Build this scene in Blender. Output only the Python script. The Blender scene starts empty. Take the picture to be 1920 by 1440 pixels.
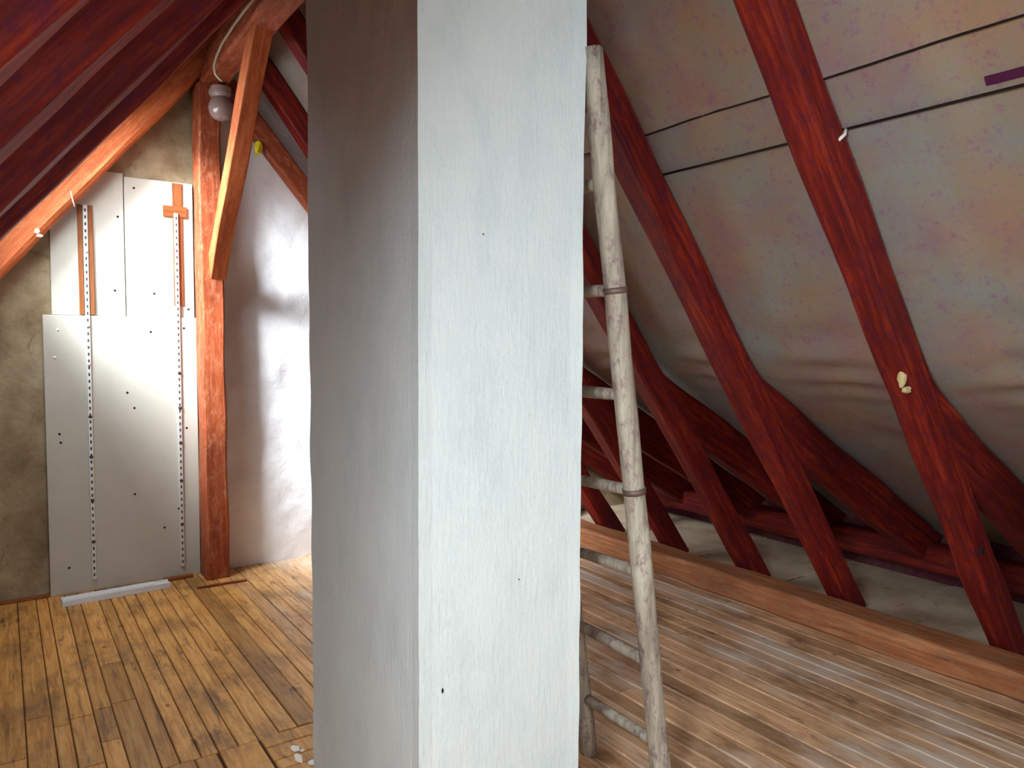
import bpy, bmesh, math, random
from mathutils import Vector, Matrix, noise
R = math.radians
random.seed(7)
scene = bpy.context.scene
col = scene.collection

# ------------------------------------------------------------------ camera
cd = bpy.data.cameras.new('camera'); cd.sensor_width = 36; cd.lens = 1400 / 1920 * 36
cd.clip_start = 0.02
cam = bpy.data.objects.new('camera', cd); col.objects.link(cam)
cam.matrix_world = (Matrix.Translation((0, 0, 1.5)) @ Matrix.Rotation(R(-34.4), 4, 'Z')
                    @ Matrix.Rotation(R(90 - 3.17), 4, 'X') @ Matrix.Rotation(R(0.3), 4, 'Z'))
scene.camera = cam

# ------------------------------------------------------------------ sky, daylight, exposure
world = bpy.data.worlds.new('sky'); scene.world = world; world.use_nodes = True
wb = world.node_tree.nodes['Background']
wb.inputs['Color'].default_value = (0.70, 0.82, 1.0, 1); wb.inputs['Strength'].default_value = 1.0

TL, TR_ = 50.65, 52.54            # pitch of the two roof slopes
SL, SR = math.tan(R(TL)), math.tan(R(TR_))
ZL, ZR = 1.88, 4.98               # underside of rafters: z = ZL + SL*x (left), z = ZR - SR*x (right)
NL = Vector((-math.sin(R(TL)), 0, math.cos(R(TL))))   # outward normals
NR = Vector((math.sin(R(TR_)), 0, math.cos(R(TR_))))
def pl(x, y, off=0.0): return Vector((x, y, ZL + SL * x)) + NL * off
def pr(x, y, off=0.0): return Vector((x, y, ZR - SR * x)) + NR * off

def area(name, loc, direction, sx, sy, watts, colour):
    l = bpy.data.lights.new(name, 'AREA'); l.shape = 'RECTANGLE'; l.size = sx; l.size_y = sy
    l.energy = watts; l.color = colour
    o = bpy.data.objects.new(name, l); col.objects.link(o); o.location = loc
    o.rotation_euler = Vector(direction).to_track_quat('-Z', 'Y').to_euler()
    return o
# roof window in the left slope (x 0.02..0.74, y 3.74..4.84)
SKY = (0.0, 0.72, 3.74, 4.86)
area('skylight_daylight', pl((SKY[0] + SKY[1]) / 2, (SKY[2] + SKY[3]) / 2, 0.30), -NL, 1.0, 1.1, 26, (0.90, 0.97, 1.0))
hz = Vector((2.25, 1.0, -1.8)).normalized(); sc_ = pl((SKY[0] + SKY[1]) / 2, (SKY[2] + SKY[3]) / 2, 0.2)
bright = area('bright_cloud_daylight', sc_ - hz * 2.0, hz, 0.9, 0.9, 62, (0.86, 0.94, 1.0)); bright.data.spread = R(50)
# added unseen roof window fills the chimney side; then gable window behind the camera
NEAR_FILL = (-0.80, 0.30, 0.04, 0.55)
area('added_fill_light', pl((NEAR_FILL[0] + NEAR_FILL[1]) / 2, (NEAR_FILL[2] + NEAR_FILL[3]) / 2, 0.30), -NL, 1.25, 0.55, 172, (0.88, 0.96, 1.0))
WIN = (0.15, 1.55, 0.95, 2.15)
area('gable_window_daylight', ((WIN[0] + WIN[1]) / 2, -2.62, 1.55), (0, 1, 0), 1.4, 1.2, 62, (0.84, 0.97, 1.0))

scene.view_settings.view_transform = 'Standard'
scene.view_settings.look = 'None'
scene.view_settings.exposure = 0.35
scene.view_settings.gamma = 1.0
scene.view_settings.use_curve_mapping = False

# ------------------------------------------------------------------ materials
def srgb(r, g, b):
    f = lambda c: (c / 12.92 if c <= 0.04045 else ((c + 0.055) / 1.055) ** 2.4)
    return (f(r / 255), f(g / 255), f(b / 255), 1)

class NT:
    def __init__(s, name):
        s.m = bpy.data.materials.new(name); s.m.use_nodes = True
        s.t = s.m.node_tree; s.b = s.t.nodes['Principled BSDF']
    def n(s, typ, **k):
        nd = s.t.nodes.new('ShaderNode' + typ)
        for a, v in k.items():
            if a in ('inputs',):
                for kk, vv in v.items(): nd.inputs[kk].default_value = vv
            else: setattr(nd, a, v)
        return nd
    def l(s, a, b): s.t.links.new(a, b)
    def coords(s, scale, kind='Object', rnd=True):
        tc = s.n('TexCoord')
        src = tc.outputs['Object']
        if kind == 'World': src = s.n('NewGeometry').outputs['Position']
        mp = s.n('Mapping'); mp.inputs['Scale'].default_value = scale
        s.l(src, mp.inputs['Vector'])
        if rnd:
            oi = s.n('ObjectInfo'); cb = s.n('CombineXYZ'); mu = s.n('Math', operation='MULTIPLY'); mu.inputs[1].default_value = 37.0
            s.l(oi.outputs['Random'], mu.inputs[0])
            for i in range(3): s.l(mu.outputs[0], cb.inputs[i])
            s.l(cb.outputs[0], mp.inputs['Location'])
        return mp.outputs['Vector']
    def noise(s, vec, scale, detail=4, rough=0.6, dist=0.0):
        nd = s.n('TexNoise'); nd.inputs['Scale'].default_value = scale; nd.inputs['Detail'].default_value = detail
        nd.inputs['Roughness'].default_value = rough; nd.inputs['Distortion'].default_value = dist
        s.l(vec, nd.inputs['Vector']); return nd.outputs['Fac']
    def ramp(s, fac, stops):
        nd = s.n('ValToRGB'); cr = nd.color_ramp
        while len(cr.elements) < len(stops): cr.elements.new(0.5)
        for e, (p, c) in zip(cr.elements, stops):
            e.position = p; e.color = c if len(c) == 4 else (*c, 1)
        s.l(fac, nd.inputs['Fac']); return nd.outputs['Color']
    def mix(s, fac, a, b, mode='MIX'):
        nd = s.n('Mix', data_type='RGBA', blend_type=mode)
        for sock, v in ((nd.inputs[0], fac), (nd.inputs[6], a), (nd.inputs[7], b)):
            if isinstance(v, (int, float)): sock.default_value = v
            elif isinstance(v, tuple): sock.default_value = v
            else: s.l(v, sock)
        return nd.outputs[2]
    def bump(s, h, strength, dist):
        nd = s.n('Bump'); nd.inputs['Strength'].default_value = strength; nd.inputs['Distance'].default_value = dist
        s.l(h, nd.inputs['Height']); s.l(nd.outputs['Normal'], s.b.inputs['Normal'])
    def out(s, colour, rough=0.7, spec=0.3, metal=0.0):
        if isinstance(colour, tuple): s.b.inputs['Base Color'].default_value = colour
        else: s.l(colour, s.b.inputs['Base Color'])
        s.b.inputs['Roughness'].default_value = rough; s.b.inputs['Specular IOR Level'].default_value = spec
        s.b.inputs['Metallic'].default_value = metal
        return s.m
BW = [(0.0, (0, 0, 0, 1)), (1.0, (1, 1, 1, 1))]
def step(a, b): return [(a, (0, 0, 0, 1)), (b, (1, 1, 1, 1))]

def timber_mat(name, dark, mid, light, fleck=None, rough=0.65, spec=0.3):
    m = NT(name)
    g = m.noise(m.coords((14, 14, 1.1)), 3.0, 6, 0.65, 0.4)
    c = m.ramp(g, [(0.28, dark), (0.5, mid), (0.72, light)])
    big = m.noise(m.coords((1, 1, 0.6)), 3.5, 3, 0.55)
    c = m.mix(m.ramp(big, step(0.42, 0.72)), c, m.mix(0.55, c, dark))
    if fleck:
        fl = m.noise(m.coords((5, 5, 2.5)), 6, 7, 0.8)
        c = m.mix(m.ramp(fl, [(0.50, (0, 0, 0, 1)), (0.64, (0.85, 0.85, 0.85, 1))]), c, fleck)
    m.bump(g, 0.35, 0.006)
    return m.out(c, rough, spec)

M = {}
M['rafter'] = timber_mat('red_brown_timber', srgb(72, 10, 10), srgb(122, 24, 12), srgb(168, 56, 22), srgb(80, 12, 48))
M['rafter_left'] = timber_mat('dark_red_timber', srgb(84, 16, 18), srgb(130, 32, 22), srgb(166, 60, 34), srgb(92, 20, 60))
M['rafter_lit'] = timber_mat('lit_orange_timber', srgb(142, 62, 28), srgb(188, 96, 50), srgb(212, 128, 78), srgb(196, 118, 74))  # daylight painted in: lighter, more orange wood for the lit rafter and brace
M['post'] = timber_mat('orange_brown_timber', srgb(104, 42, 20), srgb(150, 68, 34), srgb(178, 94, 54), srgb(172, 108, 76))
M['beam'] = timber_mat('weathered_plate_timber', srgb(128, 74, 44), srgb(178, 112, 70), srgb(206, 152, 108), srgb(150, 118, 92))
M['strip'] = timber_mat('brown_strip_timber', srgb(112, 60, 26), srgb(146, 84, 42), srgb(166, 100, 54))
M['ladder'] = timber_mat('grey_ladder_pole', srgb(140, 126, 114), srgb(188, 180, 162), srgb(214, 208, 192), srgb(122, 90, 100))

def board_mat():
    m = NT('pine_floor_board')
    w = m.coords((1, 1, 1), 'World', False)
    g = m.noise(m.coords((26, 1.6, 26)), 2.2, 6, 0.6, 0.8)
    warm = m.ramp(g, [(0.25, srgb(170, 112, 50)), (0.5, srgb(218, 160, 84)), (0.75, srgb(236, 190, 118))])
    grey = m.ramp(g, [(0.25, srgb(184, 138, 100)), (0.5, srgb(226, 182, 140)), (0.75, srgb(242, 212, 180))])
    # the boards beyond the chimney are worn grey, those by the gable kept their varnish
    sx = m.n('SeparateXYZ'); m.l(w, sx.inputs[0])
    mr = m.n('MapRange'); mr.inputs['From Min'].default_value = 1.1; mr.inputs['From Max'].default_value = 1.8
    m.l(sx.outputs['X'], mr.inputs['Value'])
    c = m.mix(mr.outputs[0], warm, grey)
    oi = m.n('ObjectInfo')
    tone = m.ramp(oi.outputs['Random'], [(0.0, (0.56, 0.53, 0.48, 1)), (0.3, (0.82, 0.78, 0.72, 1)), (0.6, (1, 0.97, 0.93, 1)), (1.0, (1.12, 1.06, 1.0, 1))])
    c = m.mix(0.8, c, tone, 'MULTIPLY')
    st = m.noise(m.coords((1, 0.55, 1), 'World', False), 4.0, 6, 0.68)
    c = m.mix(m.ramp(st, [(0.48, (0, 0, 0, 1)), (0.66, (0.72, 0.72, 0.72, 1))]), c, srgb(112, 80, 54))
    dk = m.noise(m.coords((1.9, 0.55, 1), 'World', False), 6.0, 8, 0.75)
    c = m.mix(m.ramp(dk, [(0.58, (0, 0, 0, 1)), (0.66, (0.8, 0.8, 0.8, 1))]), c, srgb(78, 54, 42))
    sk = m.noise(m.coords((11, 0.9, 1), 'World', False), 2.2, 7, 0.72)
    c = m.mix(m.ramp(sk, [(0.55, (0, 0, 0, 1)), (0.66, (0.7, 0.7, 0.7, 1))]), c, srgb(98, 66, 44))
    # pale lime wash left on the worn side
    pw = m.noise(m.coords((1.5, 0.4, 1), 'World', False), 3.1, 5, 0.62)
    pf = m.n('Math', operation='MULTIPLY'); m.l(m.ramp(pw, [(0.50, (0, 0, 0, 1)), (0.62, (0.85, 0.85, 0.85, 1))]), pf.inputs[0]); m.l(mr.outputs[0], pf.inputs[1])
    c = m.mix(pf.outputs[0], c, srgb(222, 206, 188))
    kn = m.n('TexVoronoi', feature='DISTANCE_TO_EDGE') if False else m.n('TexVoronoi')
    kn.inputs['Scale'].default_value = 4.2; m.l(m.coords((1.6, 0.9, 1)), kn.inputs['Vector'])
    c = m.mix(m.ramp(kn.outputs['Distance'], [(0.03, (0.8, 0.8, 0.8, 1)), (0.075, (0, 0, 0, 1))]), c, srgb(96, 54, 28))
    m.bump(g, 0.25, 0.003)
    return m.out(c, 0.46, 0.4)
M['board'] = board_mat()

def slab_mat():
    m = NT('dark_and_glint_joints')
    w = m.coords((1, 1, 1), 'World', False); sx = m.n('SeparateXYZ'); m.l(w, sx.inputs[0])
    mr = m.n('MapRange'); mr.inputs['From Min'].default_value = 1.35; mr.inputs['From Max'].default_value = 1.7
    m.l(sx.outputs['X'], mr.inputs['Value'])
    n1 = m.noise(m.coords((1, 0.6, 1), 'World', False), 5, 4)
    pale = m.ramp(n1, [(0.35, srgb(150, 100, 66)), (0.55, srgb(250, 236, 216))])  # bright reflections along the right-hand board edges painted in as pale joint colour
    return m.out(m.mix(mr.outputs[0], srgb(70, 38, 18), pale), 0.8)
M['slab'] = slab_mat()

def plaster(name, a, b, c3, scale, bump_d, stain=None, fine=40):
    m = NT(name)
    w = m.coords((1, 1, 1), 'World', False)
    n1 = m.noise(w, scale, 6, 0.62)
    c = m.ramp(n1, [(0.32, a), (0.52, b), (0.72, c3)])
    if stain:
        n3 = m.noise(m.coords((1.2, 1, 1), 'World', False), 5.5, 7, 0.72, 0.6)
        c = m.mix(m.ramp(n3, [(0.56, (0, 0, 0, 1)), (0.70, (0.8, 0.8, 0.8, 1))]), c, stain)
    n2 = m.noise(w, fine, 5, 0.6)
    m.bump(n2, 0.4, bump_d)
    return m.out(c, 0.85, 0.2)
M['wall_brown'] = plaster('stained_lime_plaster', srgb(130, 110, 82), srgb(170, 150, 120), srgb(196, 178, 148), 3.5, 0.012, srgb(112, 86, 54))
M['wall_white'] = plaster('whitewashed_plaster', srgb(226, 224, 226), srgb(238, 237, 238), srgb(244, 243, 242), 3.0, 0.012, None, 22)
def chimney_mat():
    m = NT('chimney_whitewash')
    w = m.coords((1, 1, 0.45), 'World', False)
    n1 = m.noise(w, 6, 8, 0.72)
    c = m.ramp(n1, [(0.3, srgb(214, 226, 228)), (0.5, srgb(226, 236, 238)), (0.7, srgb(232, 240, 240))])
    n3 = m.noise(m.coords((30, 30, 5), 'World', False), 3, 5, 0.6)
    n2 = m.noise(m.coords((1, 1, 1), 'World', False), 55, 5, 0.65)
    mx = m.n('Math', operation='ADD'); m.l(n3, mx.inputs[0]); m.l(n2, mx.inputs[1])
    m.bump(mx.outputs[0], 0.5, 0.005)
    return m.out(c, 0.7, 0.25)
M['chimney'] = chimney_mat()

def membrane_mat(name, cols, weave=True):
    m = NT(name)
    w = m.coords((1, 1, 1), 'World', False)
    n1 = m.noise(w, 2.6, 5, 0.6)
    c = m.ramp(n1, [(0.30, cols[0]), (0.5, cols[1]), (0.70, cols[2])])
    n2 = m.noise(w, 26, 8, 0.85)
    c = m.mix(m.ramp(n2, [(0.36, (0.6, 0.6, 0.6, 1)), (0.47, (0, 0, 0, 1))]), c, cols[3])
    n5 = m.noise(w, 3.2, 3, 0.6)
    c = m.mix(m.ramp(n2, [(0.53, (0, 0, 0, 1)), (0.64, (0.5, 0.5, 0.5, 1))]), c, cols[4])
    c = m.mix(m.ramp(n5, [(0.35, (0.45, 0.45, 0.45, 1)), (0.55, (0, 0, 0, 1))]), c, m.mix(0.5, c, cols[3]))
    wv = m.n('TexWave', wave_type='BANDS', bands_direction='Y'); wv.inputs['Scale'].default_value = 55; m.l(w, wv.inputs['Vector'])
    wv2 = m.n('TexWave', wave_type='BANDS', bands_direction='Z'); wv2.inputs['Scale'].default_value = 55; m.l(w, wv2.inputs['Vector'])
    ad = m.n('Math', operation='ADD'); m.l(wv.outputs['Fac'], ad.inputs[0]); m.l(wv2.outputs['Fac'], ad.inputs[1])
    m.bump(ad.outputs[0], 0.25, 0.002)
    return m.out(c, 0.75, 0.25)
M['membrane'] = membrane_mat('woven_roof_membrane', (srgb(170, 138, 112), srgb(158, 144, 130), srgb(146, 152, 150), srgb(140, 70, 132), srgb(136, 146, 92)))
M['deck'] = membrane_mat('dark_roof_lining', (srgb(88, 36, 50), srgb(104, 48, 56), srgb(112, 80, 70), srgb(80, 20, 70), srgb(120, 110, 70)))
M['eave'] = plaster('dusty_eave_board', srgb(196, 172, 142), srgb(222, 202, 172), srgb(234, 216, 190), 4, 0.006, srgb(170, 130, 100))

def simple(name, colour, rough=0.6, spec=0.3, metal=0.0, var=0.0):
    m = NT(name)
    if var:
        n1 = m.noise(m.coords((1, 1, 1)), 9, 4)
        d = tuple(c * (1 - var) for c in colour[:3]) + (1,)
        return m.out(m.ramp(n1, [(0.35, d), (0.65, colour)]), rough, spec, metal)
    return m.out(colour, rough, spec, metal)
M['panel'] = simple('white_board_paint', srgb(196, 192, 180), 0.5, 0.35, 0, 0.05)
M['hole'] = simple('dark_hole', srgb(46, 34, 30), 0.9)
M['screw'] = simple('bright_screw', srgb(240, 238, 230), 0.3, 0.6)
M['rail'] = simple('pale_metal_rail', srgb(214, 212, 210), 0.35, 0.5, 0.25)
M['slot'] = simple('rail_slot', srgb(74, 66, 64), 0.8)
M['pvc'] = simple('white_plastic', srgb(232, 236, 240), 0.35, 0.5)
M['cable'] = simple('black_cable', srgb(26, 18, 22), 0.5)
M['pale_cable'] = simple('pale_cable', srgb(186, 168, 146), 0.6, 0.3, 0, 0.2)
M['glass'] = simple('frosted_lamp_glass', srgb(146, 124, 118), 0.18, 0.7)
M['ceramic'] = simple('lamp_ceramic', srgb(160, 136, 128), 0.4, 0.5)
M['yellow'] = simple('yellow_foam', srgb(214, 196, 30), 0.7)
M['foam'] = simple('pale_foam', srgb(236, 214, 158), 0.7, 0.3, 0, 0.25)
M['paper'] = simple('paper_scrap', srgb(240, 222, 190), 0.7, 0.3, 0, 0.2)
M['paint'] = simple('white_paint_drip', srgb(250, 248, 242), 0.5)
M['tape'] = simple('dark_purple_tape', srgb(84, 24, 66), 0.7)
M['metal'] = simple('rusty_band', srgb(120, 100, 92), 0.5, 0.5, 0.4)
M['white_frame'] = simple('window_frame_paint', srgb(230, 228, 222), 0.5)
def pane_mat():
    m = NT('window_glass'); tr = m.n('BsdfTransparent'); mx = m.n('MixShader'); gl = m.n('BsdfGlossy')
    gl.inputs['Roughness'].default_value = 0.02; mx.inputs[0].default_value = 0.06
    m.l(tr.outputs[0], mx.inputs[1]); m.l(gl.outputs[0], mx.inputs[2])
    m.l(mx.outputs[0], m.t.nodes['Material Output'].inputs['Surface']); return m.m
M['pane'] = pane_mat()

# ------------------------------------------------------------------ helpers
def link(name, me, mat, parent=None, mw=None):
    o = bpy.data.objects.new(name, me); col.objects.link(o)
    if mat and not me.materials: me.materials.append(M[mat])
    if parent: o.parent = parent
    if mw is not None: o.matrix_local = mw
    return o
def mesh(verts, faces, smooth=False):
    me = bpy.data.meshes.new('shape'); me.from_pydata([tuple(v) for v in verts], [], faces); me.update()
    bm = bmesh.new(); bm.from_mesh(me); bmesh.ops.recalc_face_normals(bm, faces=bm.faces); bm.to_mesh(me); bm.free()
    if smooth:
        for p in me.polygons: p.use_smooth = True
    return me
def tag(o, label=None, cat=None, group=None, kind=None):
    if label: o['label'] = label
    if cat: o['category'] = cat
    if group: o['group'] = group
    if kind: o['kind'] = kind
    return o
def empty(name, loc):
    o = bpy.data.objects.new(name, None); col.objects.link(o); o.location = loc; o.empty_display_size = 0.1
    return o
def boxmesh(x0, x1, y0, y1, z0, z1, bev=0.0):
    bm = bmesh.new(); bmesh.ops.create_cube(bm, size=1)
    for v in bm.verts:
        v.co = ((x0 + x1) / 2 + v.co.x * (x1 - x0), (y0 + y1) / 2 + v.co.y * (y1 - y0), (z0 + z1) / 2 + v.co.z * (z1 - z0))
    if bev: bmesh.ops.bevel(bm, geom=list(bm.edges), offset=bev, segments=1, affect='EDGES')
    me = bpy.data.meshes.new('shape'); bm.to_mesh(me); bm.free(); return me
def box(name, b, mat, parent=None, bev=0.0):
    """box in world coordinates; origin at its centre bottom (or parent's frame for parts)"""
    c = Vector(((b[0] + b[1]) / 2, (b[2] + b[3]) / 2, b[4]))
    me = boxmesh(b[0] - c.x, b[1] - c.x, b[2] - c.y, b[3] - c.y, 0, b[5] - b[4], bev)
    off = wpos(parent) if parent else Vector((0, 0, 0))
    return link(name, me, mat, parent, Matrix.Translation(c - off))
def wpos(o):
    p = Vector((0, 0, 0))
    while o: p += o.location; o = o.parent
    return p
def timber(name, p0, p1, side, w, d, out, mat, parent=None, wob=0.006, bev=0.014, seg=None, bow=0.0, seed=0, taper=0.0, wedge=None):
    """hewn beam: local Z along p0->p1, local X along side (0..w), local Y away from the measured edge (0..d)"""
    p0 = Vector(p0); p1 = Vector(p1); t = (p1 - p0); L = t.length; t.normalize()
    s = Vector(side); s = (s - t * s.dot(t)).normalized(); n = t.cross(s)
    mw = Matrix((( s.x, n.x, t.x, p0.x), (s.y, n.y, t.y, p0.y), (s.z, n.z, t.z, p0.z), (0, 0, 0, 1)))
    seg = seg or max(2, int(L / 0.16)); sd = 1 if n.dot(Vector(out)) > 0 else -1
    sec = []
    b2 = bev * 0.4
    W, D = w, abs(d)
    for (x, y) in ((bev, 0), (W - bev, 0), (W - b2, b2), (W, bev), (W, D - bev), (W - b2, D - b2), (W - bev, D), (bev, D), (b2, D - b2), (0, D - bev), (0, bev), (b2, b2)):
        sec.append((x, y * sd))
    V = []; Fc = []
    k = len(sec)
    for i in range(seg + 1):
        z = L * i / seg; f = i / seg
        bw = bow * math.sin(math.pi * f); tp = 1 - taper * f
        for j, (x, y) in enumerate(sec):
            q = Vector((x * 9 + seed * 3.1, y * 9 + seed, z * 2.3 + seed * 7.7))
            dx = noise.noise(q) * wob; dy = noise.noise(q + Vector((31, 7, 3))) * wob
            wy = min(1, wedge[0] + (1 - wedge[0]) * z / wedge[1]) if wedge else 1
            V.append(((x - W / 2) * tp + W / 2 + dx, y * tp * wy + dy + bw, z))
        if i:
            for j in range(k):
                a = (i - 1) * k + j; b = (i - 1) * k + (j + 1) % k
                Fc.append((a, b, b + k, a + k))
    Fc.append(tuple(range(k))); Fc.append(tuple(range(seg * k, seg * k + k)))
    me = mesh(V, Fc)
    if parent: mw = Matrix.Translation(-wpos(parent)) @ mw
    return link(name, me, mat, parent, mw)
def reshape(o, fn):
    """move the vertices of a parentless mesh by a world space rule"""
    mw = o.matrix_basis.copy(); inv = mw.inverted()
    for v in o.data.vertices: v.co = inv @ fn(mw @ v.co)
    o.data.update()
def cut(o, n, d):
    """saw a timber off where n.p exceeds d: the surplus slides back along its axis"""
    n = Vector(n); t = o.matrix_basis.to_3x3().col[2].normalized()
    reshape(o, lambda p: p - t * ((n.dot(p) - d) / n.dot(t)) if n.dot(p) > d else p)
def pole(name, pts, rads, mat, parent=None, sides=10, wob=0.0, seed=0, smooth=True):
    """round bar through pts (world), radius per point; origin at the first point"""
    pts = [Vector(p) for p in pts]; V = []; Fc = []
    o0 = pts[0].copy()
    for i, p in enumerate(pts):
        t = (pts[min(i + 1, len(pts) - 1)] - pts[max(i - 1, 0)]).normalized()
        a = t.cross(Vector((0.13, 1, 0.07))).normalized() if abs(t.y) < 0.9 else t.cross(Vector((1, 0.1, 0))).normalized()
        b = t.cross(a)
        r = rads[i] if isinstance(rads, (list, tuple)) else rads
        for j in range(sides):
            an = 2 * math.pi * j / sides
            rr = r * (1 + wob * noise.noise(Vector((math.cos(an) * 1.5 + seed, math.sin(an) * 1.5, p.z * 4 + p.y * 3 + seed))))
            V.append(p + a * math.cos(an) * rr + b * math.sin(an) * rr - o0)
        if i:
            for j in range(sides):
                q = (i - 1) * sides + j; s2 = (i - 1) * sides + (j + 1) % sides
                Fc.append((q, s2, s2 + sides, q + sides))
    Fc.append(tuple(range(sides))); Fc.append(tuple(range((len(pts) - 1) * sides, len(pts) * sides)))
    off = wpos(parent) if parent else Vector((0, 0, 0))
    return link(name, mesh(V, Fc, smooth), mat, parent, Matrix.Translation(o0 - off))
def lathe(name, prof, base, axis, mat, parent=None, sides=20, smooth=True):
    ax = Vector(axis).normalized(); a = ax.orthogonal().normalized(); b = ax.cross(a); V = []; Fc = []
    for i, (r, h) in enumerate(prof):
        for j in range(sides):
            an = 2 * math.pi * j / sides
            V.append(ax * h + (a * math.cos(an) + b * math.sin(an)) * r)
        if i:
            for j in range(sides):
                q = (i - 1) * sides + j; s2 = (i - 1) * sides + (j + 1) % sides
                Fc.append((q, s2, s2 + sides, q + sides))
    Fc.append(tuple(range(sides))); Fc.append(tuple(range((len(prof) - 1) * sides, len(prof) * sides)))
    off = wpos(parent) if parent else Vector((0, 0, 0))
    return link(name, mesh(V, Fc, smooth), mat, parent, Matrix.Translation(Vector(base) - off))
def grid(fn, nu, nv, thick=0.0, tdir=None):
    """surface fn(u,v)->Vector, u,v in 0..1; optional thickness along tdir"""
    V = [fn(i / nu, j / nv) for i in range(nu + 1) for j in range(nv + 1)]
    Fc = [(i * (nv + 1) + j, i * (nv + 1) + j + 1, (i + 1) * (nv + 1) + j + 1, (i + 1) * (nv + 1) + j) for i in range(nu) for j in range(nv)]
    if thick:
        N = len(V); V += [v + tdir * thick for v in V]
        Fc += [tuple(N + q for q in reversed(f)) for f in Fc]
        rim = [i * (nv + 1) for i in range(nu + 1)] + [nu * (nv + 1) + j for j in range(1, nv + 1)] + [i * (nv + 1) + nv for i in range(nu - 1, -1, -1)] + [j for j in range(nv - 1, 0, -1)]
        for a, b in zip(rim, rim[1:] + rim[:1]): Fc.append((a, b, b + N, a + N))
    return mesh(V, Fc, True)
def blob(name, pts, mat, parent=None, squash=None, seed=0, r=0.02):
    """small irregular lump"""
    bm = bmesh.new(); bmesh.ops.create_icosphere(bm, subdivisions=2, radius=1)
    sc = squash or (r, r, r)
    for v in bm.verts:
        k = 1 + 0.45 * noise.noise(v.co * 1.6 + Vector((seed * 5.3, seed, 2)))
        v.co = Vector((v.co.x * sc[0], v.co.y * sc[1], v.co.z * sc[2])) * k
    me = bpy.data.meshes.new('shape'); bm.to_mesh(me); bm.free()
    off = wpos(parent) if parent else Vector((0, 0, 0))
    return link(name, me, mat, parent, Matrix.Translation(Vector(pts) - off))

DR = 0.135   # rafter depth
XB = 2.93
ZTOP = lambda xx: ZR - SR * xx + DR / math.cos(R(TR_))
SPR = 0.56
def roof_z(xx):
    a = ZTOP(xx); b = ZTOP(XB) - SPR * (xx - XB)
    k = 0.05; d = a - b          # smooth maximum of the two slopes
    return 0.5 * (a + b + math.sqrt(d * d + k * k))
YB, YF = 5.10, -2.5          # gable wall faces
RX = (ZR - ZL) / (SL + SR)   # ridge
RZ = ZL + SL * RX

# ------------------------------------------------------------------ floor
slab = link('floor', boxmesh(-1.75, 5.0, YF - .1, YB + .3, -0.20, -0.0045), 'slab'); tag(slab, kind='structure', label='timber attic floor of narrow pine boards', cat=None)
nboard = [0]
def board(x0, x1, y0, y1, z=0.0):
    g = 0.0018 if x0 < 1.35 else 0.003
    c = Vector(((x0 + x1) / 2, (y0 + y1) / 2, 0)); hx = (x1 - x0) / 2 - g; hy = (y1 - y0) / 2 - g
    ch = 0.003; top = z + random.uniform(-0.0012, 0.0012)
    V = [(-hx, -hy, -0.03), (hx, -hy, -0.03), (hx, hy, -0.03), (-hx, hy, -0.03),
         (-hx, -hy, top - ch), (hx, -hy, top - ch), (hx, hy, top - ch), (-hx, hy, top - ch),
         (-hx + ch, -hy + ch, top), (hx - ch, -hy + ch, top), (hx - ch, hy - ch, top), (-hx + ch, hy - ch, top)]
    Fc = [(3, 2, 1, 0), (8, 9, 10, 11)]
    for a in range(4):
        b = (a + 1) % 4
        Fc += [(a, b, b + 4, a + 4), (a + 4, b + 4, b + 8, a + 8)]
    link('floor_board', mesh(V, Fc), 'board', slab, Matrix.Translation(c)); nboard[0] += 1
CH = (0.854, 1.370, 1.655, 2.433)          # chimney footprint
edges = [-1.60]
known = [0.04, 0.13, 0.187, 0.27, 0.338, 0.43, 0.49, 0.56, 0.62, 0.69, 0.765, 0.845]
x = -1.6
while x < -0.04: x += random.uniform(0.065, 0.092); edges.append(min(x, -0.03)) if x < -0.03 else None
edges += known
x = known[-1]
while x < 3.36:
    x += random.choice((0.078, 0.086, 0.094, 0.105)) if x > 1.3 else random.choice((0.075, 0.08, 0.09)); edges.append(x)
edges.append(3.50)
YC = 2.79
for a, b in zip(edges[:-1], edges[1:]):
    if b - a < 0.02: continue
    mid = (a + b) / 2
    if 0.45 < mid < CH[1] + 0.02:
        yc = YC if mid < 0.85 else YC + 0.02
        cuts = [yc, YB + 0.05]
    else:
        cuts = [YF, YB + 0.05]
        if random.random() < 0.55: cuts.insert(1, random.uniform(-1.5, 1.2))
        if mid < 0.45:
            cuts.insert(-1, random.choice((2.95, 3.1, 3.28, 3.42)) + random.uniform(-.05, .05))
            if mid > 0: cuts.insert(-1, cuts[-2] + random.uniform(0.25, 0.5))
        elif random.random() < 0.35: cuts.insert(-1, random.uniform(1.6, 3.2))
    cuts = sorted(cuts)
    for c0, c1 in zip(cuts[:-1], cuts[1:]): board(a, b, c0, c1)
# patched area beside the chimney foot: short lengths, a lifted square and cross-laid boards
board(0.45, 0.535, YF, YC - .002); board(0.535, 0.612, YF, YC - .002)
board(0.618, 0.760, 2.30, YC - .003, 0.004); board(0.618, 0.760, YF, 2.294)
yb = YC + 0.018
for wd in (0.085, 0.10, 0.068, 0.075, 0.045):
    board(0.768, CH[1] + 0.02, yb - wd, yb - .002); yb -= wd
board(0.768, CH[0] - .004, CH[2], yb - .002)
yb = CH[2]
while yb > YF + .2: board(0.768, CH[1] + 0.02, yb - 0.3, yb - .004); yb -= 0.3
for i, (px, py, s) in enumerate(((0.858, 2.655, (0.016, 0.022, 0.002)), (0.846, 2.585, (0.013, 0.034, 0.002)), (0.88, 2.53, (0.016, 0.02, 0.002)), (0.875, 2.628, (0.008, 0.008, 0.002)))):
    blob('paint_splash', (px, py, 0.0015), 'paint', slab, s, i)
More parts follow.
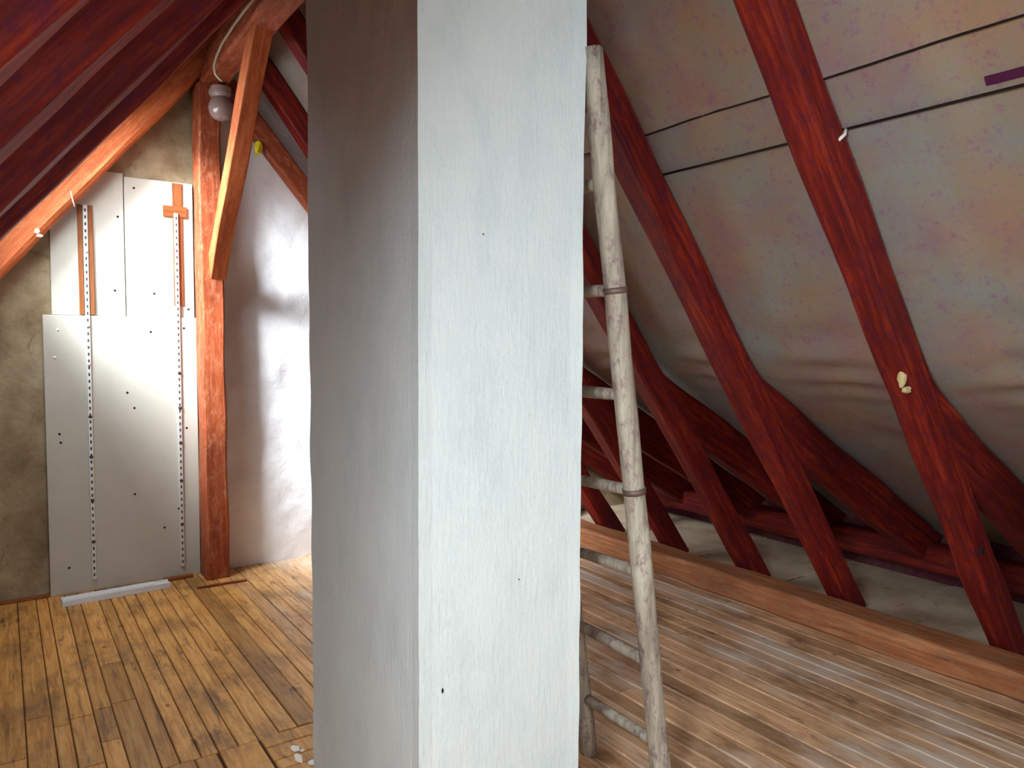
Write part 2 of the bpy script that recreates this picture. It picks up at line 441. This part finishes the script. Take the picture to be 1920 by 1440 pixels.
# eave boards behind the plate
eys = [5.12, 4.93, 4.27, 3.585, 2.865, 2.225, 1.42, 0.78, 0.1, -0.6, -1.3, -2.0, YF]
for a, b in zip(eys[1:], eys[:-1]):
    link('eave_board', boxmesh(-0.62, 0.62, -(b - a) / 2 + .006, (b - a) / 2 - .006, -0.03, 0.0, 0.004), 'eave', slab, Matrix.Translation((4.33, (a + b) / 2, 0.0 + random.uniform(-.004, .004))))

# ------------------------------------------------------------------ gable wall (back) with its whitewashed part
def wall_surface(x0, x1, yface, amp, sc, seed):
    def fn(u, v):
        xx = x0 + (x1 - x0) * u
        top = min(ZL + SL * xx + 0.28, roof_z(xx) + 0.05)
        top = max(top, 0.05); zz = -0.03 + (top + 0.03) * v
        q = Vector((xx * sc, seed, zz * sc))
        dy = noise.noise(q) * amp + noise.noise(q * 2.7) * amp * 0.5 + noise.noise(q * 6.1) * amp * 0.22
        return Vector((xx, yface + dy, zz))
    return fn
wb_ = link('wall_back', grid(wall_surface(-1.72, 4.95, YB, 0.008, 2.0, 3.0), 110, 60, 0.22, Vector((0, 1, 0))), 'wall_brown')
tag(wb_, kind='structure', label='brown stained lime plastered gable wall')
wp = link('whitewashed_plaster', grid(wall_surface(1.10, 3.6, YB - 0.035, 0.020, 3.0, 9.0), 90, 90, 0.03, Vector((0, 1, 0))), 'wall_white', wb_)
tag(wp, label='lumpy whitewashed part of the gable wall')
# wall behind the camera with its window
def wall_piece(name, x0, x1, z0, z1, parent=None):
    return link(name, boxmesh(x0, x1, YF - 0.12, YF, z0, z1), 'wall_brown', parent)
wf = empty('wall_front', (0, 0, 0)); tag(wf, kind='structure')
wall_piece('wall_section', -1.75, WIN[0], 0, 3.75, wf); wall_piece('wall_section', WIN[1], 5.0, 0, 3.75, wf)
wall_piece('wall_section', WIN[0], WIN[1], 0, WIN[2], wf); wall_piece('wall_section', WIN[0], WIN[1], WIN[3], 3.75, wf)
win = empty('window_1', (0.85, YF - .06, WIN[2])); tag(win, kind='structure', label='gable window')
for bx in ((WIN[0], WIN[0] + .05, WIN[2], WIN[3]), (WIN[1] - .05, WIN[1], WIN[2], WIN[3]), (WIN[0], WIN[1], WIN[2], WIN[2] + .05), (WIN[0], WIN[1], WIN[3] - .05, WIN[3]), ((WIN[0] + WIN[1]) / 2 - .02, (WIN[0] + WIN[1]) / 2 + .02, WIN[2], WIN[3])):
    box('window_frame', (bx[0], bx[1], YF - .09, YF - .04, bx[2], bx[3]), 'white_frame', win)
box('pane', (WIN[0] + .04, WIN[1] - .04, YF - .067, YF - .063, WIN[2] + .04, WIN[3] - .04), 'pane', win)

# ------------------------------------------------------------------ roof linings
def slope_quad(fn, x0, x1, y0, y1, off, th):
    P = [fn(x0, y0, off), fn(x1, y0, off), fn(x1, y1, off), fn(x0, y1, off)]
    Q = [fn(x0, y0, off + th), fn(x1, y0, off + th), fn(x1, y1, off + th), fn(x0, y1, off + th)]
    return P + Q
def slope_piece(name, fn, x0, x1, y0, y1, off, th, mat, parent=None):
    me = mesh(slope_quad(fn, x0, x1, y0, y1, off, th), [(0, 1, 2, 3), (7, 6, 5, 4), (0, 4, 5, 1), (1, 5, 6, 2), (2, 6, 7, 3), (3, 7, 4, 0)])
    return link(name, me, mat, parent)
xl0, xl1 = -1.70, RX + 0.10
cl = empty('ceiling_left', (0, 0, 0)); tag(cl, kind='structure')
for b in ((xl0, xl1, YF - .12, NEAR_FILL[2]), (xl0, NEAR_FILL[0], NEAR_FILL[2], NEAR_FILL[3]), (NEAR_FILL[1], xl1, NEAR_FILL[2], NEAR_FILL[3]), (xl0, xl1, NEAR_FILL[3], SKY[2]), (xl0, xl1, SKY[3], YB + .3), (xl0, SKY[0], SKY[2], SKY[3]), (SKY[1], xl1, SKY[2], SKY[3])):
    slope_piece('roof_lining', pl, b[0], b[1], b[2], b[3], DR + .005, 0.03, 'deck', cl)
for wname, K, wlab in (('window_2', SKY, 'roof window between the left rafters by the gable'), ('fill_window_3', NEAR_FILL, 'unseen roof window added low in the left slope for fill light')):  # the second of these is an added window for the fill light
    w2 = empty(wname, pl(K[0], K[2], DR)); tag(w2, kind='structure', label=wlab)
    for b in ((K[0], K[0] + .03, K[2], K[3]), (K[1] - .03, K[1], K[2], K[3]), (K[0], K[1], K[2], K[2] + .05), (K[0], K[1], K[3] - .05, K[3])):
        o = slope_piece('window_frame', pl, b[0], b[1], b[2], b[3], DR, 0.08, 'white_frame', w2); o.matrix_local = Matrix.Translation(-wpos(w2))
    o = slope_piece('pane', pl, K[0] + .02, K[1] - .02, K[2] + .03, K[3] - .03, DR + .06, 0.004, 'pane', w2); o.matrix_local = Matrix.Translation(-wpos(w2))

# right slope: outer deck, then two overlapping sheets of membrane; below XB the roof flattens over the sprockets
cr = empty('ceiling_right', (0, 0, 0)); tag(cr, kind='structure')
def deck_fn(u, v):
    xx = RX - 0.10 + (4.95 - RX + 0.10) * u
    return Vector((xx, YF - .12 + (YB + .4 - YF) * v, roof_z(xx) + 0.15))
link('roof_lining', grid(deck_fn, 40, 2, 0.02, Vector((0, 0, 1))), 'deck', cr)
RY = [(-0.10, .12), (0.60, .12), (1.44, .115), (2.24, .125), (2.865, .11), (3.53, .11), (4.19, .11), (4.86, .11)]
def sag(y):
    cs = [a + b / 2 for a, b in RY]
    for a, b in zip(cs[:-1], cs[1:]):
        if a <= y <= b: return math.sin(math.pi * (y - a) / (b - a)) ** 2
    return 0
def mem_pt(xx, yy, off, seed):
    zz = roof_z(xx)
    s = sag(yy)
    q = Vector((xx * 2.2, yy * 2.2, seed))
    h = off + 0.012 + s * 0.012 + s * 0.020 * noise.noise(q) + s * 0.010 * noise.noise(q * 3.0) + s * 0.009 * noise.noise(Vector((xx * 0.9, yy * 11, seed)))
    # slack folds along the bend of the roof
    fold = math.exp(-((xx - XB - 0.04) / 0.22) ** 2)
    ph = (xx - XB) * 46 + noise.noise(Vector((yy * 2.2, 1, seed))) * 3.5
    h += s * fold * 0.015 * math.sin(ph)
    # loose diagonal gathers beside the rafters
    h += s * 0.006 * noise.noise(Vector((xx * 2 + yy * 5, xx * 1.2 - yy * 2, seed + 4)))
    return Vector((xx, yy, zz)) + NR * h
def sheet(x0, x1, off, seed, nu, nv):
    return grid(lambda u, v: mem_pt(x0 + (x1 - x0) * u, YF - .05 + (YB + 0.02 - YF) * v, off, seed), nu, nv)
link('membrane_sheet', sheet(RX - 0.04, 2.19, -0.012, 2, 36, 230), 'membrane', cr)
link('membrane_sheet', sheet(2.10, 4.93, 0.004, 6, 110, 230), 'membrane', cr)
seam = pole('sheet_seam', [min(mem_pt(2.19, y, -0.012, 2), mem_pt(2.19, y, 0.004, 6), key=lambda p: p.dot(NR)) for y in [YF + .02 + (YB - YF - .05) * k / 120 for k in range(121)]], 0.0035, 'cable', cr, 6, 0.5, 2)
# eave closing board
box('wall_right', (4.86, 4.98, YF - .1, YB + .3, -.05, 0.42), 'deck'); tag(bpy.data.objects['wall_right'], kind='structure')
box('wall_left', (-1.78, -1.62, YF - .1, YB + .3, -.05, 0.25), 'wall_brown'); tag(bpy.data.objects['wall_left'], kind='structure')

# ------------------------------------------------------------------ right rafters and sprockets
rl = {
 -0.10: 'red brown rafter two before the rafter with the pale foam lump',
 0.60: 'red brown rafter next before the rafter with the pale foam lump',
 1.44: 'red brown rafter carrying the pale foam lump, the cable clip and the knot hole',
 2.24: 'red brown rafter next after the one with the foam lump, trimmed by the chimney',
 2.865: 'red brown rafter second after the one with the foam lump, crossed by the ladder',
 3.53: 'red brown rafter third after the one with the foam lump, its foot behind the ladder',
 4.19: 'red brown rafter fourth after the one with the foam lump, beside the chimney edge',
 4.86: 'orange lit rafter of the membrane slope against the white gable wall',
}
sl_ = {-0.10: 'flat pitched sprocket timber on the rafter two before the foam lump', 0.60: 'flat pitched sprocket timber on the rafter before the foam lump',
 1.44: 'flat pitched sprocket timber on the rafter with the knot hole', 2.24: 'flat pitched sprocket timber on the rafter next after the foam lump',
 2.865: 'flat pitched sprocket timber on the second rafter after the foam lump', 3.53: 'flat pitched sprocket timber on the third rafter after the foam lump',
 4.19: 'flat pitched sprocket timber on the fourth rafter after the foam lump', 4.86: 'flat pitched sprocket timber against the gable wall'}
for i, (y, w) in enumerate(RY):
    xf = (ZR + 0.02) / SR
    o = timber('rafter', pr(1.365 if CH[2] < y + w and y < CH[3] else RX - 0.02, y), pr(xf, y), (0, 1, 0), w, DR, NR, 'rafter', None, 0.012, 0.012, None, 0.0, i + 1)
    tag(o, rl[y], 'rafter', 'rafters of the membrane lined slope')
    # sprocket: flatter piece laid on the rafter, running out to the eave
    zt = ZTOP(XB) - 0.012
    p0 = Vector((XB - 0.01, y + 0.008, zt + SPR * 0.01)); p1 = Vector((4.77, y + 0.008, zt - SPR * (4.77 - XB)))
    s = timber('sprocket_piece', p0, p1, (0, 1, 0), w - 0.016, 0.22, (0, 0, -1), 'rafter', None, 0.012, 0.016, 44, 0.0, i + 40)
    def seat(p):
        q = p.copy(); q.z = max(q.z, ZTOP(p.x) - 0.010)
        if p.x > 4.56: q.z = max(q.z, 0.283)
        return q
    reshape(s, seat)
    tag(s, sl_[y], 'sprocket', 'sprocket timbers over the eave')
r1 = [o for o in bpy.data.objects if o.name.startswith('rafter') and abs(o.location.y - 1.44) < 0.01][0]
hole = lathe('knot_hole', [(0.017, -0.002), (0.017, 0.006)], (0, 0, 0), (0, 1, 0), 'hole')
hole.parent = r1; hole.matrix_local = r1.matrix_basis.inverted() @ Matrix.Translation((3.382, 1.438, 0.634))

# timbers along the eave
o = timber('wall_plate', (3.50, YF + .02, -0.01), (3.50, YB - .03, -0.01), (1, 0, 0), 0.20, 0.145, (0, 0, 1), 'beam', None, 0.010, 0.018, 60, 0, 5)
tag(o, 'long weathered floor plate along the feet of the rafters', 'beam')
o = timber('eave_purlin', (4.58, YF - .04, 0.13), (4.58, YB + .04, 0.13), (1, 0, 0), 0.16, 0.16, (0, 0, 1), 'rafter', None, 0.014, 0.02, 60, 0, 6)
tag(o, 'dark timber lying low along the eave under the sprockets', 'beam')

# ------------------------------------------------------------------ left rafters
LY = [(4.90, .11), (3.58, .12), (2.80, .12), (1.93, .12), (1.31, .12), (0.57, .12), (-0.1, .12)]
ll = {4.90: 'bright lit rafter against the gable wall above the white boards', 3.58: 'dark red rafter next to the bright lit rafter',
      2.80: 'dark red rafter second along from the bright lit rafter', 1.93: 'dark red rafter third along from the bright lit rafter', 1.31: 'dark red rafter fourth along from the bright lit rafter', 0.57: 'dark red rafter fifth along from the bright lit rafter', -0.1: 'dark red rafter sixth along from the bright lit rafter'}
M1 = None
for i, (y, w) in enumerate(LY):
    p0 = pl(-1.56, y); p1 = pl(CH[0] + 0.006 if CH[2] - .1 < y < CH[3] else RX + 0.02, y); d = DR if y < 4.5 else 0.178
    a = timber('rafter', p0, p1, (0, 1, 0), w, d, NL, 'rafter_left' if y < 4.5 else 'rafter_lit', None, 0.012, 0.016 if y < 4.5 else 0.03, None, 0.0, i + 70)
    if y == 4.90:
        M1 = a; a.location -= NL * 0.035
    tag(a, ll.get(y, 'dark red rafter overhead on the slope without membrane'), 'rafter', 'rafters of the roof window slope')

# ------------------------------------------------------------------ king post, brace, ridge purlin, wall strut
post = timber('king_post', (1.03, 4.87, 0.0), (1.025, 4.88, 3.066), (1, 0, 0), 0.135, 0.172, (0, 1, 0), 'post', None, 0.012, 0.012, 26, 0, 21)
tag(post, 'upright orange brown timber post beside the white boards', 'post')
br0, br1 = Vector((1.075, 4.885, 1.875)), Vector((1.075, 3.821, 3.08))
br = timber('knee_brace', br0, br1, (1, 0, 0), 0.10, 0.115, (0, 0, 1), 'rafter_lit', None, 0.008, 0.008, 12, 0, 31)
cut(br, (0, 1, 0), 4.880); cut(br, (0, 0, 1), 3.070)
tag(br, 'slanting knee brace with a bright lit side rising from the post', 'brace')
pu0, pu1 = Vector((1.05, CH[3] - .006, 3.06)), Vector((1.05, YB - .02, 3.06))
pu = timber('ridge_purlin', pu0, pu1, (1, 0, 0), 0.15, 0.17, (0, 0, 1), 'post', None, 0.012, 0.014, 130, 0, 33)
def under_rafters(p):
    q = p.copy()
    for y, w in LY:                      # housed only where a rafter crosses
        if y - 0.02 < p.y < y + w + 0.02: q.z = min(q.z, ZL + SL * p.x + 0.004 - (0.052 if y > 4.5 else 0))
    return q
reshape(pu, under_rafters)
tag(pu, 'long ridge purlin resting on top of the post', 'beam')
s0, s1 = Vector((1.17, 4.97, 3.075)), Vector((3.66, 4.97, 0.088))
st = timber('wall_strut', s0, s1, (0, 1, 0), 0.085, 0.13, (0, 0, 1), 'post', None, 0.010, 0.012, None, 0, 35)
cut(st, (-1, 0, 0), -1.194); cut(st, (0, 0, -1), -0.130)
tag(st, 'slanting strut lying against the white wall beside the post', 'strut')

# ------------------------------------------------------------------ chimney stack
def chimney():
    x0, x1, y0, y1 = CH; z1 = 3.9; nz = 90
    ring = []
    nx, ny, rr = 14, 18, 0.010
    for i in range(nx + 1): ring.append((x0 + (x1 - x0) * i / nx, y0, 0, -1))
    for i in range(1, ny + 1): ring.append((x1, y0 + (y1 - y0) * i / ny, 1, 0))
    for i in range(1, nx + 1): ring.append((x1 - (x1 - x0) * i / nx, y1, 0, 1))
    for i in range(1, ny): ring.append((x0, y1 - (y1 - y0) * i / ny, -1, 0))
    corners = {(x0, y0), (x1, y0), (x1, y1), (x0, y1)}
    V = []; Fc = []; k = len(ring); cx, cy = (x0 + x1) / 2, (y0 + y1) / 2
    for j in range(nz + 1):
        z = -0.02 + (z1 + .02) * j / nz
        for (px, py, nx_, ny_) in ring:
            q = Vector((px * 3, py * 3, z * 2.2))
            d = 0.0035 * noise.noise(q) + 0.0018 * noise.noise(q * 4)
            iscorner = any(abs(px - a) < 1e-6 and abs(py - b) < 1e-6 for a, b in corners)
            if iscorner:
                dd = -0.004 + 0.0035 * noise.noise(Vector((px, py, z * 7)))
                V.append((px + math.copysign(dd, px - cx), py + math.copysign(dd, py - cy), z))
            else: V.append((px + nx_ * d, py + ny_ * d, z))
        if j:
            for i in range(k):
                a = (j - 1) * k + i; b = (j - 1) * k + (i + 1) % k
                Fc.append((a, b, b + k, a + k))
    return mesh(V, Fc, False)
ch = link('chimney', chimney(), 'chimney'); tag(ch, 'broad whitewashed chimney stack rising from the floor through the roof', 'chimney')
for i, (px, pz, s) in enumerate(((0.92, 0.60, (.003, .0015, .008)), (1.16, 0.85, (.002, .0015, .002)), (1.04, 1.78, (.002, .0015, .002)))):
    blob('chip', (px, CH[2] - .001, pz), 'hole', ch, s, i)

# ------------------------------------------------------------------ boards on the gable wall
pb = empty('white_board', (0.62, 5.06, 0.02)); tag(pb, 'large white painted board standing on the floor against the gable wall', 'board')
box('panel', (0.203, 1.029, 5.050, 5.068, 0.0, 1.646), 'panel', pb, 0.002)
def dots(parent, y, pts, mat='hole', r=0.007, nm='screw_hole'):
    for (px, pz) in pts:
        lathe(nm, [(r, -0.0012), (r, 0.003)], (px, y, pz), (0, 1, 0), mat, parent, 8)
import bisect
dots(pb, 5.050, [(0.765, 1.555), (0.955, 1.58), (0.628, 1.185), (0.665, 1.09), (0.27, 0.955), (0.275, 0.905), (0.96, 0.95), (0.657, 0.56), (0.905, 0.44), (0.82, 0.33), (0.30, 0.16)])
dots(pb, 5.050, [(0.258, 1.40), (0.276, 1.56)], 'screw', 0.008, 'screw_head')
for nm, lab, x0, x1, zt, d in (('upper_board', 'narrow white board beside the lit rafter above the large white board', 0.250, 0.632, 2.50, [(0.60, 2.24), (0.575, 1.80)]),
                              ('upper_board', 'narrow white board with the brown cross above the large white board', 0.637, 1.022, 2.482, [(0.69, 2.42), (0.79, 1.79), (0.985, 1.70)])):
    e = empty(nm, ((x0 + x1) / 2, 5.07, 1.648)); tag(e, lab, 'board')
    box('panel', (x0, x1, 5.060, 5.090, 1.648, zt), 'panel', e, 0.002)
    dots(e, 5.060, d)
def shelf_rail(xc, z0, z1, yb_, lab, screws):
    e = empty('shelf_rail', (xc, yb_, z0)); tag(e, lab, 'rail', 'slotted shelf rails on the white boards')
    box('rail_bar', (xc - .012, xc + .012, yb_ - .010, yb_, z0, z1), 'rail', e, 0.002)
    V = []; Fc = []; z = z0 + 0.02
    while z < z1 - .02:
        n0 = len(V)
        for (dx, dz) in ((-.0045, 0), (.0045, 0), (.0045, .018), (-.0045, .018)): V.append((dx, -.0106, z - z0 + dz))
        for (dx, dz) in ((-.0045, 0), (.0045, 0), (.0045, .018), (-.0045, .018)): V.append((dx, -.0080, z - z0 + dz))
        Fc += [tuple(n0 + q for q in f) for f in ((0, 1, 2, 3), (4, 5, 6, 7), (0, 1, 5, 4), (1, 2, 6, 5), (2, 3, 7, 6), (3, 0, 4, 7))]
        z += 0.040
    sl = link('slot_row', mesh(V, Fc), 'slot', e); sl['kind'] = 'stuff'
    for (zz, mt) in screws: lathe('screw_head', [(0.010, -0.014), (0.010, -0.008)], (xc, yb_, zz), (0, 1, 0), mt, e, 10)
shelf_rail(0.428, 0.07, 2.29, 5.050, 'slotted metal shelf rail between the pair of brown strips', [(1.585, 'screw'), (1.36, 'screw'), (1.05, 'slot'), (0.81, 'slot'), (0.55, 'slot'), (0.30, 'slot'), (2.02, 'screw')])
shelf_rail(0.921, 0.07, 2.29, 5.050, 'slotted metal shelf rail over the brown wooden cross', [(1.08, 'slot'), (0.86, 'slot'), (0.62, 'slot'), (0.34, 'slot'), (1.30, 'slot')])
o = timber('brown_strip', (0.388, 5.046, 1.652), (0.388, 5.046, 2.29), (1, 0, 0), 0.025, 0.014, (0, 1, 0), 'strip', None, 0.001, 0.002, 4); tag(o, 'thin brown wood strip along the gable side of the shelf rail under the rafter', 'strip')
o = timber('brown_strip', (0.445, 5.046, 1.652), (0.445, 5.046, 2.29), (1, 0, 0), 0.022, 0.014, (0, 1, 0), 'strip', None, 0.001, 0.002, 4); tag(o, 'thin brown wood strip between the shelf rail and the board joint', 'strip')
cx = empty('brown_cross', (0.93, 5.058, 1.72)); tag(cx, 'brown wooden cross shape behind the shelf rail on the upper board', 'batten')
timber('upright_batten', (0.903, 5.052, 1.722), (0.903, 5.052, 2.475), (1, 0, 0), 0.056, 0.008, (0, 1, 0), 'strip', cx, 0.001, 0.002, 4)
timber('cross_piece', (0.848, 5.049, 2.266), (0.985, 5.049, 2.266), (0, 0, 1), 0.068, 0.006, (0, 1, 0), 'strip', cx, 0.001, 0.002, 2)

# ------------------------------------------------------------------ things on the floor by the wall
tr = empty('cable_trunking', (0.53, 4.87, 0)); tag(tr, 'white plastic cable trunking lying on the floor before the white board', 'trunking')
mw = Matrix.Translation((0.53, 4.875, 0)) @ Matrix.Rotation(R(3.0), 4, 'Z')
for nm, b in (('trunking_base', (-.285, .285, -.040, .040, 0, .028)), ('trunking_lid', (-.285, .20, -.030, .030, .0275, .040)), ('lid_ridge', (-.285, .285, -.040, -.034, .0275, .036)), ('lid_ridge', (-.285, .285, .034, .040, .0275, .036))):
    me = boxmesh(*b, 0.002); c = link(nm, me, 'pvc', tr); c.matrix_local = Matrix.Translation(-wpos(tr)) @ mw
o = timber('loose_lath', (0.945, 4.735, 0.0), (1.235, 4.728, 0.0), (0, 0, 1), 0.012, 0.022, (0, 1, 0), 'post', None, 0.001, 0.003, 4); tag(o, 'short brown lath lying on the boards before the post', 'lath')
o = timber('loose_lath', (0.80, 5.015, 0.0), (0.97, 5.02, 0.0), (0, 0, 1), 0.022, 0.03, (0, -1, 0), 'strip', None, 0.001, 0.003, 4); tag(o, 'small brown wood scrap under the edge of the white board', 'lath')
bb = box('trim_1', (-1.6, 0.205, 5.055, 5.10, 0.0, 0.012), 'strip', None, 0.002); tag(bb, kind='structure')

# ------------------------------------------------------------------ lamp, cable, scraps under the ridge
lp = empty('bulkhead_lamp', (1.10, 4.872, 2.98)); tag(lp, 'unlit glass globe lamp fixed to the upper part of the post', 'lamp')
lathe('lamp_base', [(0.034, 0), (0.034, 0.045), (0.030, 0.052)], (1.12, 4.885, 3.015), (0, -1, 0), 'ceramic', lp, 20, False)
lathe('lamp_collar', [(0.030, -0.045), (0.058, -0.04), (0.060, 0.0), (0.052, 0.012), (0.045, 0.03)], (1.145, 4.815, 2.995), (0, 0, -1), 'ceramic', lp, 24, False)
lathe('lamp_globe', [(0.044, 0.0), (0.058, 0.018), (0.070, 0.045), (0.074, 0.075), (0.066, 0.108), (0.044, 0.134), (0.014, 0.145)], (1.145, 4.815, 2.980), (0, 0, -1), 'glass', lp)
cb = [(1.041, 3.62, 3.125), (1.040, 3.85, 3.13), (1.041, 4.10, 3.13), (1.038, 4.30, 3.115), (1.036, 4.42, 3.085), (1.028, 4.47, 3.04), (1.04, 4.49, 3.00), (1.065, 4.49, 2.975), (1.075, 4.485, 2.97)]
o = pole('hanging_cable', cb, 0.008, 'pale_cable', None, 8, 0.3, 3); tag(o, 'pale cable drooping along the ridge purlin above the lamp', 'cable')
o = blob('yellow_foam_scrap', (1.405, 4.965, 2.745), 'yellow', None, (0.026, 0.022, 0.046), 4); tag(o, 'small yellow foam scrap at the strut beside the brace', 'foam')
M1N = pl(0.19, 4.885, -0.02)
for i, (xx, dz, s, lab) in enumerate(((0.165, .055, (.012, .007, .014), 'small torn paper scrap stuck on the bright lit rafter'), (0.195, .015, (.016, .007, .010), 'crumpled pale tape wrapped on the lower bright lit rafter'))):
    o = blob('paper_scrap', ((0.184, 4.903, 2.10) if i == 0 else (0.197, 4.910, 2.076)), 'paper', None, s, i + 2); tag(o, lab, 'scrap')
p = pl(0.36, 4.89, -.02); o = pole('thread', [(0.348, 4.897, pl(0.348, 0).z + .03), (0.357, 4.89, pl(0.357, 0).z - .03), (0.366, 4.895, pl(0.36, 0).z - 0.07)], 0.003, 'paper', None, 6); tag(o, 'short pale thread hanging over the bright lit rafter', 'thread')

# ------------------------------------------------------------------ cable, clip, tape and foam on the membrane slope
wpts = [pr(2.192, y, DR + 0.003) for y in (2.28, 2.1, 1.95, 1.8, 1.65, 1.56, 1.50, 1.43, 1.3, 1.1, 0.94, 0.7, 0.4, 0.1)]
o = pole('black_cable', wpts, 0.0045, 'cable', None, 8); tag(o, 'thin black cable stretched along the membrane across the rafters', 'cable')
o = pole('cable_clip', [pr(2.200, 1.443, DR - .045), pr(2.197, 1.432, DR - .020), pr(2.192, 1.436, DR + .002)], 0.006, 'screw', None, 8); tag(o, 'small shiny clip holding the black cable on the rafter', 'clip')
def tape():
    ys = [1.017 - 0.03 * k for k in range(9)]; V = []; Fc = []
    for k, y in enumerate(ys):
        for xx, dn in ((2.274, 0.004), (2.274, -0.006), (2.290, -0.006), (2.290, 0.004)): V.append(mem_pt(xx, y, 0.004, 6) + NR * dn)
        if k:
            for q in range(4): Fc.append((4 * k - 4 + q, 4 * k - 4 + (q + 1) % 4, 4 * k + (q + 1) % 4, 4 * k + q))
    Fc += [(0, 1, 2, 3), tuple(range(len(V) - 4, len(V)))]
    return mesh(V, Fc)
o = link('tape_strip', tape(), 'tape'); tag(o, 'short dark purple strip stuck on the membrane above the cable', 'strip')
for i, (a, b, s) in enumerate(((2.70, 1.375, (.016, .014, .030)), (2.735, 1.335, (.024, .014, .014)))):
    o = blob('foam_lump', (a, 1.436, b), 'foam', None, s, i + 7) if i == 0 else blob('foam_lump', (a, 1.436, b), 'foam', bpy.data.objects['foam_lump'], s, i + 7)
tag(bpy.data.objects['foam_lump'], 'pale yellow foam lump stuck to the side of the rafter', 'foam')

# ------------------------------------------------------------------ pole ladder leaning on the chimney
ld = empty('pole_ladder', (1.74, 1.83, 0)); tag(ld, 'weathered grey pole ladder leaning against the side of the chimney', 'ladder')
def rail_pt(y, z): return Vector((1.742 - 0.1465 * z, y, z))
YN, YFAR = 1.655, 2.035
for nm, yy, sd in (('ladder_pole', YN, 1), ('ladder_pole', YFAR, 2)):
    zs = [0.0 + 2.33 * i / 26 for i in range(27)]
    pole(nm, [rail_pt(yy + 0.004 * noise.noise(Vector((z * 2, sd, 0))), z) + Vector((0.006 * noise.noise(Vector((z * 1.7, sd, 5))), 0, 0)) for z in zs], [0.034 - 0.001 * z for z in zs], 'ladder', ld, 14, 0.14, sd * 9)
for i, z in enumerate((0.215, 0.49, 0.79, 1.05, 1.345, 1.655, 1.965, 2.22)):
    a = rail_pt(YN - 0.02, z); b = rail_pt(YFAR + 0.02, z + random.uniform(-.012, .012))
    pole('rung', [a.lerp(b, t / 5) for t in range(6)], [0.017, 0.0185, 0.019, 0.019, 0.0185, 0.017], 'ladder', ld, 10, 0.12, i)
for z in (1.655, 1.05):
    pole('iron_band', [rail_pt(YN, z - .009), rail_pt(YN, z + .009)], 0.037, 'metal', ld, 14)
